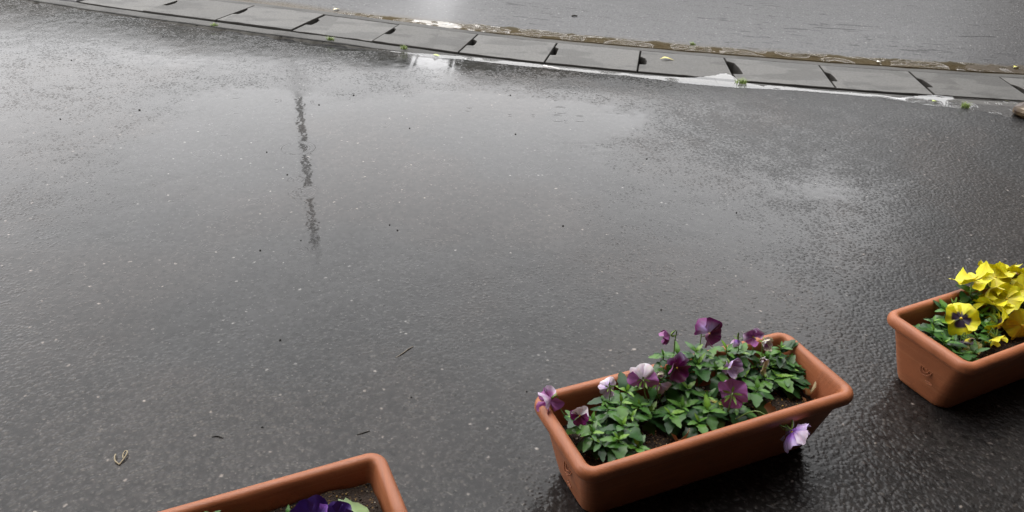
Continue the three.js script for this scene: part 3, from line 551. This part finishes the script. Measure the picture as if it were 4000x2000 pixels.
plants('mid', [
  ['leafy pansy clump at the left end of the purple planter', -0.2, 0.0], ['pansy clump with dark magenta flowers in the middle of the purple planter', -0.01, -0.02],
  ['pansy with the mauve back-turned flower near the front rim', 0.07, 0.02], ['dense dark green pansy clump at the right end of the purple planter', 0.24, -0.04]],
  [[-0.265, 0.17, -0.03], [-0.238, 0.17, -0.015], [-0.195, 0.175, -0.03], [-0.165, 0.182, -0.03], [-0.12, 0.16, -0.03], [-0.189, 0.172, 0.02, 12, 1.15], [-0.212, 0.165, 0.045], [-0.177, 0.15, 0.062, 12], [-0.255, 0.17, 0.015], [-0.13, 0.172, -0.065], [-0.179, 0.172, -0.06], [-0.156, 0.168, 0.0], [-0.1, 0.142, -0.02], [-0.245, 0.16, 0.035], [-0.225, 0.15, 0.0],
   [-0.061, 0.19, -0.08], [-0.041, 0.23, -0.08, 13], [-0.005, 0.225, -0.08], [-0.004, 0.168, -0.03, 13, 1.1], [0.037, 0.2, -0.06, 12, 1.1], [-0.016, 0.169, -0.065], [0.026, 0.162, 0.0], [0.009, 0.155, 0.03, 13, 1.2], [0.082, 0.182, -0.05, 12, 1.2], [-0.035, 0.152, 0.0, 12, 1.2], [0.076, 0.194, -0.078], [-0.024, 0.148, 0.045, 10, 1.15], [0.048, 0.213, -0.085], [-0.015, 0.152, -0.05], [-0.07, 0.155, 0.01], [0.058, 0.14, 0.02], [0.113, 0.15, -0.03],
   [0.17, 0.18, -0.08, 12], [0.131, 0.195, -0.085], [0.15, 0.152, 0.01, 13, 1.25], [0.275, 0.172, -0.07], [0.258, 0.16, -0.055], [0.285, 0.15, -0.05], [0.27, 0.145, -0.03, 12, 1.2], [0.283, 0.14, -0.035], [0.195, 0.146, -0.02], [0.157, 0.15, -0.04], [0.251, 0.138, -0.01, 12, 1.2], [0.246, 0.148, -0.05], [0.2, 0.15, -0.06], [0.238, 0.155, -0.068], [0.28, 0.13, -0.01], [0.231, 0.14, -0.02, 11, 1.2], [0.078, 0.15, 0.035]],
  [
    { at: [-0.305, 0.196, -0.075], face: [-0.75, 0.15, 0.55], size: 0.0299, ...P_MAUVE, curl: 0.25, curls: [-0.3, 0.9, 0.2, -0.2, 0.3], base: [-0.25, 0.12, -0.04], label: 'mauve flower leaning over the left corner of the rim' },
    { at: [-0.271, 0.2, -0.01], face: [-0.15, 0.25, 0.95], size: 0.0202, ...P_WHITE, curl: 0.1, cup: 0.2 , label: 'small white topped flower with maroon lower petals' },
    { at: [-0.179, 0.203, -0.06], face: [-0.1, -0.65, -0.75], size: 0.0229, ...P_PALE, curl: 0.7, shrink: 0.5, sepalLift: 0.35 },
    { at: [-0.106, 0.21, -0.05], face: [0.1, -0.25, -0.95], up: [-0.1, 1, 0.2], size: 0.0334, up2: pat('pale', 'white'), side: pat('mauve', 'mauve'), low: pat('magenta', 'mauve'), curl: 0.35, shrink: 0.35, label: 'large mauve flower with a white top petal, turned away' },
    { at: [-0.064, 0.186, -0.05], face: [0.5, -0.3, -0.8], size: 0.0264, ...P_PALE, curl: 0.6, shrink: 0.6, skip: [0, 1, 3] },
    { at: [-0.026, 0.219, -0.05], face: [0.25, 0.1, 0.95], up: [0.35, 1, 0], size: 0.0317, ...P_DARK, curl: 0.45, curls: [-0.1, -0.6, 0.8, 0.6, 0.5], shrink: 0.2, label: 'dark magenta flower with a lilac edged upper petal' },
    { at: [-0.034, 0.281, -0.08], face: [-0.85, -0.35, 0.1], size: 0.0229, up2: pat('maroon', 'mauve'), side: pat('maroon', 'magenta'), low: pat('maroon', 'mauve'), curl: 0.8, shrink: 0.4, base: [-0.01, 0.2, -0.08], arch: 0.012, label: 'small dark magenta flower nodding above the back rim' },
    { at: [0.067, 0.262, -0.08], face: [0.35, 0.25, 0.85], up: [-0.25, 1, 0], size: 0.0370, up2: pat('lilac', 'magenta', { from: 0.4 }), side: pat('maroon', 'maroon'), low: pat('maroon', 'magenta'), curl: 0.3, curls: [-0.2, 0.2, 0.7, 0.1, 0.2], label: 'large flower with streaked magenta and dark maroon petals' },
    { at: [0.149, 0.224, -0.08], face: [0, -0.9, 0.15], size: 0.0176, up2: pat('violet', 'pale'), side: pat('magenta', 'pale'), low: pat('maroon', 'magenta'), curl: 1.0, shrink: 0.6, sepalLift: 0.1, arch: 0.012 },
    { at: [0.194, 0.22, -0.08], face: [-0.3, 0.3, 0.8], size: 0.0282, up2: pat('mauve', 'pale', { from: 0.7 }), side: pat('mauve', 'pale'), low: pat('mauve', 'mauve'), curl: 0.6, ruf: 0.2, shrink: 0.4, skip: [3], label: 'faded crinkled mauve flower by the right end' },
    { at: [0.224, 0.202, -0.07], face: [0.1, 0.35, 0.9], size: 0.0246, ...P_CREAM, curl: 1.1, ruf: 0.22, shrink: 0.5, label: 'crumpled off white wilted flower' },
    { at: [0.212, 0.168, -0.055], face: [0.2, 0.2, 0.9], size: 0.0194, up2: pat('cream', 'white'), side: pat('mauve', 'white'), low: pat('cream', 'mauve'), curl: 1.0, ruf: 0.18, shrink: 0.5 },
    { at: [0.114, 0.187, -0.045], face: [0.35, 0.2, 0.7], up: [0.3, 1, 0], size: 0.0299, up2: pat('mauve', 'lilac'), side: pat('lilac', 'pale'), low: pat('lilac', 'pale'), curl: 0.5, shrink: 0.3, label: 'pale lilac flower half hidden in the leaves' },
    { at: [0.062, 0.186, 0.03], face: [0.25, -0.35, -0.85], up: [-0.1, 1, 0.3], size: 0.0370, up2: pat('mauve', 'mauve'), side: pat('mauve', 'mauve'), low: pat('magenta', 'mauve'), curl: 0.2, curls: [0.1, 0.2, -0.2, 0.5, 0.4], sepalLift: 0.15, label: 'large mauve flower seen from behind with star shaped sepals' },
    { at: [0.139, 0.15, 0.135], face: [0.5, -0.62, 0.35], up: [0.2, 0.6, -0.7], size: 0.0405, ...P_VIO, curl: 0.5, curls: [0.35, 0.6, 0.3, 0.75, 0.7], shrink: 0.3, ruf: 0.2, base: [0.06, 0.13, 0.05], path: [V(0.085, 0.07, 0.085), V(0.112, 0.056, 0.118)], label: 'violet and white flower hanging over the front rim', noSepal: false },
    { at: [-0.052, 0.2, -0.06], face: [-0.4, 0.3, 0.6], size: 0.0141, ...P_CREAM, curl: 1.2, shrink: 0.6 },
  ], 301, 'pansy plants in the planters');
plants('yel', [
  ['yellow pansy clump with the dark eyed flower, at the left end', -0.22, 0.0], ['yellow pansy clump at the middle of the right planter', -0.03, -0.03], ['yellow pansy clump cut off by the right edge', 0.14, -0.03]],
  [[-0.285, 0.165, -0.055, 5, 0.6], [-0.232, 0.17, -0.05], [-0.27, 0.172, -0.02], [-0.265, 0.168, 0.01], [-0.28, 0.17, 0.02], [-0.268, 0.158, 0.05, 11, 1.1], [-0.225, 0.15, 0.06, 11, 1.2], [-0.25, 0.165, 0.02], [-0.172, 0.16, 0.03], [-0.2, 0.165, 0.0], [-0.17, 0.178, -0.065], [-0.06, 0.19, -0.085], [-0.046, 0.172, -0.07], [-0.09, 0.17, -0.07], [0.045, 0.194, -0.08], [0.053, 0.174, -0.07], [0.055, 0.15, -0.04], [0.102, 0.155, -0.05], [-0.111, 0.16, 0.0], [-0.116, 0.16, 0.02], [-0.016, 0.15, -0.02], [-0.142, 0.175, -0.04], [0.066, 0.16, -0.06], [-0.182, 0.16, -0.03], [-0.089, 0.17, -0.03], [0.009, 0.15, 0.0], [0.15, 0.17, -0.06], [0.16, 0.15, 0.0]],
  [
    { at: [-0.218, 0.21, 0.0], face: [-0.3, 0.75, 0.6], up: [0.3, 0.6, -0.6], size: 0.042, ...P_YEYE, curl: 0.1, curls: [0.1, 0.15, 0.1, -0.1, -0.15], label: 'yellow flower with dark blotches round its eye' },
    { at: [-0.055, 0.188, -0.03], face: [0.05, 0.75, -0.4], up: [0, 1, 0.3], size: 0.050, ...P_YEL, curl: -0.15, label: 'bright yellow ruffled flower in the centre of the clump' },
    { at: [-0.06, 0.225, -0.09], face: [-0.45, 0.75, -0.3], size: 0.050, ...P_YEL, curl: 0.1 },
    { at: [0.04, 0.222, -0.1], face: [0.2, 0.75, -0.4], size: 0.046, ...P_YEL, curl: 0.25 },
    { at: [0.125, 0.2, -0.1], face: [0, 0.8, -0.3], size: 0.046, ...P_YEL, curl: 0.0, ruf: 0.13 },
    { at: [0.12, 0.178, -0.055], face: [0.4, 0.4, 0.7], size: 0.055, ...P_YEL, curl: -0.2 },
    { at: [-0.035, 0.208, -0.06], face: [0.3, -0.5, 0.7], size: 0.041, ...P_YEL, curl: 0.7, shrink: 0.4 },
    { at: [-0.085, 0.168, 0.02], face: [0.7, -0.1, 0.4], size: 0.048, ...P_YEYE, curl: -0.4, shrink: 0.3 },
    { at: [-0.008, 0.152, 0.03], face: [0.2, 0.3, 0.9], size: 0.050, ...P_YEL, curl: -0.3, ruf: 0.14 },
    { at: [-0.13, 0.16, 0.045], face: [0.3, -0.6, 0.5], size: 0.031, ...P_YEL, curl: 0.5, shrink: 0.3 },
    { at: [-0.155, 0.196, -0.06], face: [-0.3, -0.3, 0.7], size: 0.026, ...P_YEL, curl: 1.1, shrink: 0.5 },
    { at: [-0.232, 0.178, 0.035], face: [0.3, -0.7, 0.5], size: 0.022, up2: pat('gold', 'ink'), side: pat('ink', 'ink'), low: pat('ink', 'gold', { from: 0.85, to: 1 }), curl: 0.6 },
    { at: [0.07, 0.2, -0.03], face: [0.1, 0.7, 0.4], size: 0.045, ...P_YEL, curl: -0.1 },
    { at: [-0.02, 0.2, -0.02], face: [-0.3, 0.7, 0.3], size: 0.04, ...P_YEL, curl: 0.2 },
    { at: [0.06, 0.165, 0.04], face: [0.1, 0.5, 0.7], size: 0.045, ...P_YEL, curl: -0.3 },
    { at: [0.0, 0.225, -0.075], face: [-0.1, 0.8, 0.2], size: 0.042, ...P_YEL, curl: 0.1 },
  ], 402, 'pansy plants in the planters');
{
  const m = plants('vio', [['violet pansy with a big pale leaf in the bottom planter', 0.19, 0.01], ['small green pansy tip at the back rim of the bottom planter', 0.02, -0.05]],
    [[0.2, 0.165, -0.035, 6, 0.55], [0.137, 0.175, -0.03, 6, 0.6], [0.16, 0.178, 0.03, 9, 1], [0.021, 0.199, -0.06, 6, 0.5], [0.03, 0.175, -0.03]],
    [
      { at: [0.172, 0.203, 0.018], face: [-0.1, 0.75, 0.55], up: [-0.3, 0.7, -0.6], size: 0.038, ...P_DEEP, curl: 0.3, ruf: 0.2, label: 'large ruffled deep violet flower', plant: 0 },
      { at: [0.212, 0.205, 0.03], face: [0.3, 0.5, 0.8], size: 0.026, up2: pat('deep', 'deep', { eye: 1 }), side: pat('deep', 'deep', { eye: 1 }), low: pat('yellow', 'deep', { from: 0.15, to: 0.5 }), curl: 0.2, plant: 0 },
    ], 503, 'pansy plants in the planters');
  const big = addLeaf(m[0].t, V(0.215, 0.045, 0.02), -0.45, -0.1, 0.085, 4, 1); big.scale.set(0.062, 0.062, 0.085); big.material = leafMat(0.2, 0.28, 0.13); big.userData.label = 'big pale green leaf';
}

// dried petals and leaves lying on the soil
{
  const dryM = new THREE.MeshStandardMaterial({ color: rgb(0.42, 0.34, 0.2), roughness: 0.8, side: THREE.DoubleSide }), tanM = new THREE.MeshStandardMaterial({ color: rgb(0.2, 0.12, 0.06), roughness: 0.8, side: THREE.DoubleSide }), q = PL.mid;
  const crumple = (seed, s) => { const g = petalGeo(seed, 1.2, { ruf: 0.3, cup: 0.4, curl: 1.2, shrink: 0.3 }, () => [1, 1, 1]); g.scale(s, s, s); g.rotateX(-Math.PI / 2); return g; };
  const put = (g, m, x, y, z, label) => { const o = one('dried_petal', g, m, label, 'dried petal'); const c = Math.cos(q.turn), s = Math.sin(q.turn); o.position.set(q.p[0] + x * c + z * s, y, q.p[2] - x * s + z * c); o.rotation.y = x * 37; };
  put(crumple(31, 0.03), dryM, 0.272, 0.122, 0.03, 'cream dried petal on the soil by the right end wall');
  put(crumple(32, 0.022), dryM, 0.255, 0.12, 0.055, 'cream dried scrap on the soil nearest the front rim');
  put(crumple(33, 0.034), tanM, -0.075, 0.122, 0.05, 'tan withered leaf on bare soil between two pansy clumps');
  put(crumple(34, 0.03), dryM, 0.2, 0.15, -0.02, 'straw coloured withered leaf standing among dark leaves');
  put(crumple(35, 0.025), tanM, 0.15, 0.12, 0.06, 'brown withered wisp near the front rim');
}

// ───────────────────────── litter, weeds, stone ─────────────────────────
function tuft(x, z, h, n, seed, label) {
  const r = rng(seed), gs = [];
  for (let i = 0; i < n; i++) {
    const a = r() * 6.28, l = h * (0.5 + 0.7 * r()), sp = 0.3 + 0.8 * r(), w = 0.0022 + 0.0015 * r(), dx = Math.cos(a), dz = Math.sin(a), bx = (r() - 0.5) * h * 1.8 * r(), bz = (r() - 0.5) * h * 0.9 * r();
    const P = [], pt = t => [bx + dx * l * sp * t * t, l * (t - 0.35 * sp * t * t), bz + dz * l * sp * t * t];
    for (let k = 0; k <= 3; k++) { const t = k / 3, c = pt(t), ww = w * (1 - t * 0.95); P.push(c[0] - dz * ww, c[1], c[2] + dx * ww, c[0] + dz * ww, c[1], c[2] - dx * ww); }
    const g = new THREE.BufferGeometry(); g.setAttribute('position', new THREE.Float32BufferAttribute(P, 3)); g.setIndex([0, 1, 2, 1, 3, 2, 2, 3, 4, 3, 5, 4, 4, 5, 6, 5, 7, 6]); g.computeVertexNormals(); gs.push(g);
  }
  const o = one('grass_tuft', mergeGeometries(gs), new THREE.MeshPhysicalMaterial({ color: rgb(0.22, 0.3, 0.07), roughness: 0.6, transmission: 0.35, thickness: 0, side: THREE.DoubleSide }), label, 'weed', 'weeds along the gutter'); o.position.set(x, 0.001 + 0.4 * rise(x), z); return o;
}
tuft(-1.764, -4.452, 0.022, 40, 1, 'flat mossy weed at the slab joint nearest the grating');
tuft(-1.055, -4.265, 0.03, 46, 2, 'green weed between asphalt and gutter, above the pole reflection');
tuft(-0.638, -4.174, 0.026, 34, 3, 'small green weed where the gutter puddle begins');
tuft(1.125, -3.84, 0.034, 46, 4, 'green weed beside the puddle on the broken slab corner');
tuft(2.157, -3.626, 0.034, 46, 5, 'green weed standing in the rightmost puddle');
tuft(1.0, -4.52, 0.02, 30, 7, 'pale weed on the far edge of the gutter'); 
function fallen(x, y, z, len, wid, turn, col, seed, label, name = 'fallen_leaf') {
  const g = leafGeo(seed, wid, 0.02); const o = one(name, g, new THREE.MeshPhysicalMaterial({ color: rgb(...col), vertexColors: true, roughness: 0.4, side: THREE.DoubleSide }), label, 'leaf'); o.scale.setScalar(len); o.position.set(x, y, z); o.rotation.set(0, turn, 0.2); return o;
}
fallen(0.765, 0.004, -4.2, 0.075, 0.16, 0.15, [0.5, 0.42, 0.08], 61, 'long yellow fallen leaf lying on a cover slab');
fallen(2.76, 0.006, -4.32, 0.045, 0.3, 0.4, [0.45, 0.42, 0.1], 62, 'short yellow green leaf at the right end of the road water');
fallen(-1.19, 0.006, -4.948, 0.05, 0.25, 0.9, [0.6, 0.52, 0.3], 63, 'pale leaf on the road water near the grating');
fallen(1.99, 0.006, -4.315, 0.03, 0.4, 0.1, [0.7, 0.68, 0.6], 64, 'whitish petal at the edge of the road water', 'fallen_petal');
fallen(2.02, 0.004, -3.68, 0.03, 0.35, 0.3, [0.3, 0.36, 0.08], 65, 'green leaf scrap where the right puddle starts');
fallen(-0.47, 0.004, -4.09, 0.04, 0.3, -0.2, [0.35, 0.42, 0.12], 66, 'pale green leaf on the near side of the gutter');
{ const o = one('plastic_scrap', mergeGeometries([tube([V(-0.03, 0, 0), V(0, 0.003, 0.004), V(0.05, 0, 0.012)], 0.003, 10), boxG(-0.04, -0.02, -0.002, 0.006, -0.012, 0.006)].map(g => g.toNonIndexed())), new THREE.MeshStandardMaterial({ color: rgb(0.7, 0.68, 0.66), roughness: 0.5 }), 'white scrap of plastic in the water by the slabs', 'scrap'); o.position.set(0.159, 0.006, -3.954); o.rotation.y = -0.2; }
{ // wet brown stone at the right edge
  const g = new THREE.IcosahedronGeometry(1, 5), p = g.attributes.position, C = [];
  for (let i = 0; i < p.count; i++) {
    const v = V(p.getX(i), p.getY(i), p.getZ(i)); const n = 1 + 0.22 * (fbm(v.x * 1.5 + 5, v.z * 1.5 + v.y * 1.3 + 5, 4) - 0.5) * 2 + 0.03 * (vn(v.x * 9, v.z * 9 + v.y * 7) - 0.5);
    v.multiplyScalar(n); v.y = Math.sign(v.y) * Math.pow(Math.abs(v.y), 0.75); p.setXYZ(i, v.x * 0.27, v.y * 0.06, v.z * 0.1);
    const tan = sstep(0.42, 0.6, fbm(v.x * 3 + 9, v.z * 5, 4)), f = 0.8 + 0.4 * fbm(v.x * 12, v.z * 12 + v.y * 9, 3); C.push(mixn(0.035, 0.13, tan) * f, mixn(0.02, 0.09, tan) * f, mixn(0.013, 0.05, tan) * f);
  }
  g.setAttribute('color', new THREE.Float32BufferAttribute(C, 3)); g.computeVertexNormals();
  const o = one('stone', g, new THREE.MeshPhysicalMaterial({ vertexColors: true, roughness: 0.35 }), 'wet brown stone at the right edge of the puddle', 'stone'); o.position.set(2.6, 0.03, -3.5); o.rotation.y = -0.15;
}
{ const tw = (x, z, pts, r, col, label) => { const o = one('twig', mergeGeometries(pts.map(p => tube(p.map(q => V(q[0] / 1000, q[1] / 1000, q[2] / 1000)), r, 12))), new THREE.MeshStandardMaterial({ color: rgb(...col), roughness: 0.6 }), label, 'twig'); o.position.set(x, r > 0.0015 ? 0.001 : -0.0006, z); };
  tw(-0.805, -1.16, [[[6, 0, 20], [-6, 2, 12], [-12, 3, 0], [-13, 2, -6]], [[6, 0, 20], [10, 3, 4], [10, 5, -12], [4, 4, -16], [3, 3, -4], [7, 2, 4]]], 0.0016, [0.3, 0.25, 0.16], 'curled straw coloured twig on the asphalt at lower left');
  tw(-0.26, -1.557, [[[-22, 0, 26], [-6, 2, 8], [6, 2, -10], [16, 1, -22]]], 0.0014, [0.14, 0.12, 0.09], 'thin grey twig on the asphalt left of the purple planter');
  tw(-0.626, -1.233, [[[-12, 1, 2], [0, 2, 0], [13, 1, 4]]], 0.0013, [0.02, 0.018, 0.016], 'short black twig above the bottom planter');
  tw(-0.312, -1.262, [[[-14, 1, 6], [0, 2, -1], [12, 1, -8]]], 0.001, [0.03, 0.026, 0.02], 'thin dark twig near the back corner of the bottom planter');
  tw(0.335, -5.07, [[[-18, 2, 0], [0, 6, 3], [18, 2, -2]]], 0.005, [0.015, 0.013, 0.01], 'dark twig lying on the road');
}
{ // dark seeds and grit lying on the wet lot
  const r = rng(900), m = new THREE.MeshStandardMaterial({ color: rgb(0.012, 0.011, 0.01), roughness: 0.6 }), gs = [0, 1, 2].map(k => { const g = new THREE.IcosahedronGeometry(1, 1), p = g.attributes.position; for (let i = 0; i < p.count; i++) { const f = 0.8 + 0.5 * vn(p.getX(i) * 2 + k * 9 + 5, p.getY(i) * 2 + p.getZ(i) * 3 + 5); p.setXYZ(i, p.getX(i) * f, p.getY(i) * f * 0.7, p.getZ(i) * f); } g.computeVertexNormals(); return g; });
  const spots = [[-2.234, -3.757], [-1.97, -4.227], [-1.623, -3.131], [-1.89, -2.992], [-0.04, -3.519], [-0.007, -3.04], [-0.223, -1.386], [0.425, -1.793], [-0.587, -1.582], [-0.374, -2.181], [-0.405, -2.215], [-0.664, -2.091], [-0.833, -2.558], [-0.762, -3.427], [-0.539, -1.267], [0.049, -1.425]];
  for (let i = 0; i < 8; i++) spots.push([-1.6 + 3.2 * r(), -3.4 + 2 * r()]);
  spots.forEach(([x, z], i) => { const d = Math.hypot(x, z), o = one('dark_seed', gs[i % 3], m, 'small dark seed lying on the wet asphalt', 'seed', 'dark seeds scattered on the wet lot'), s = 0.0018 + 0.001 * r() + 0.0005 * Math.max(0, d - 2); o.scale.set(s * 1.3, s, s); o.position.set(x, s * 0.6, z); o.rotation.y = r() * 6; });
}

renderer.render(scene, camera);
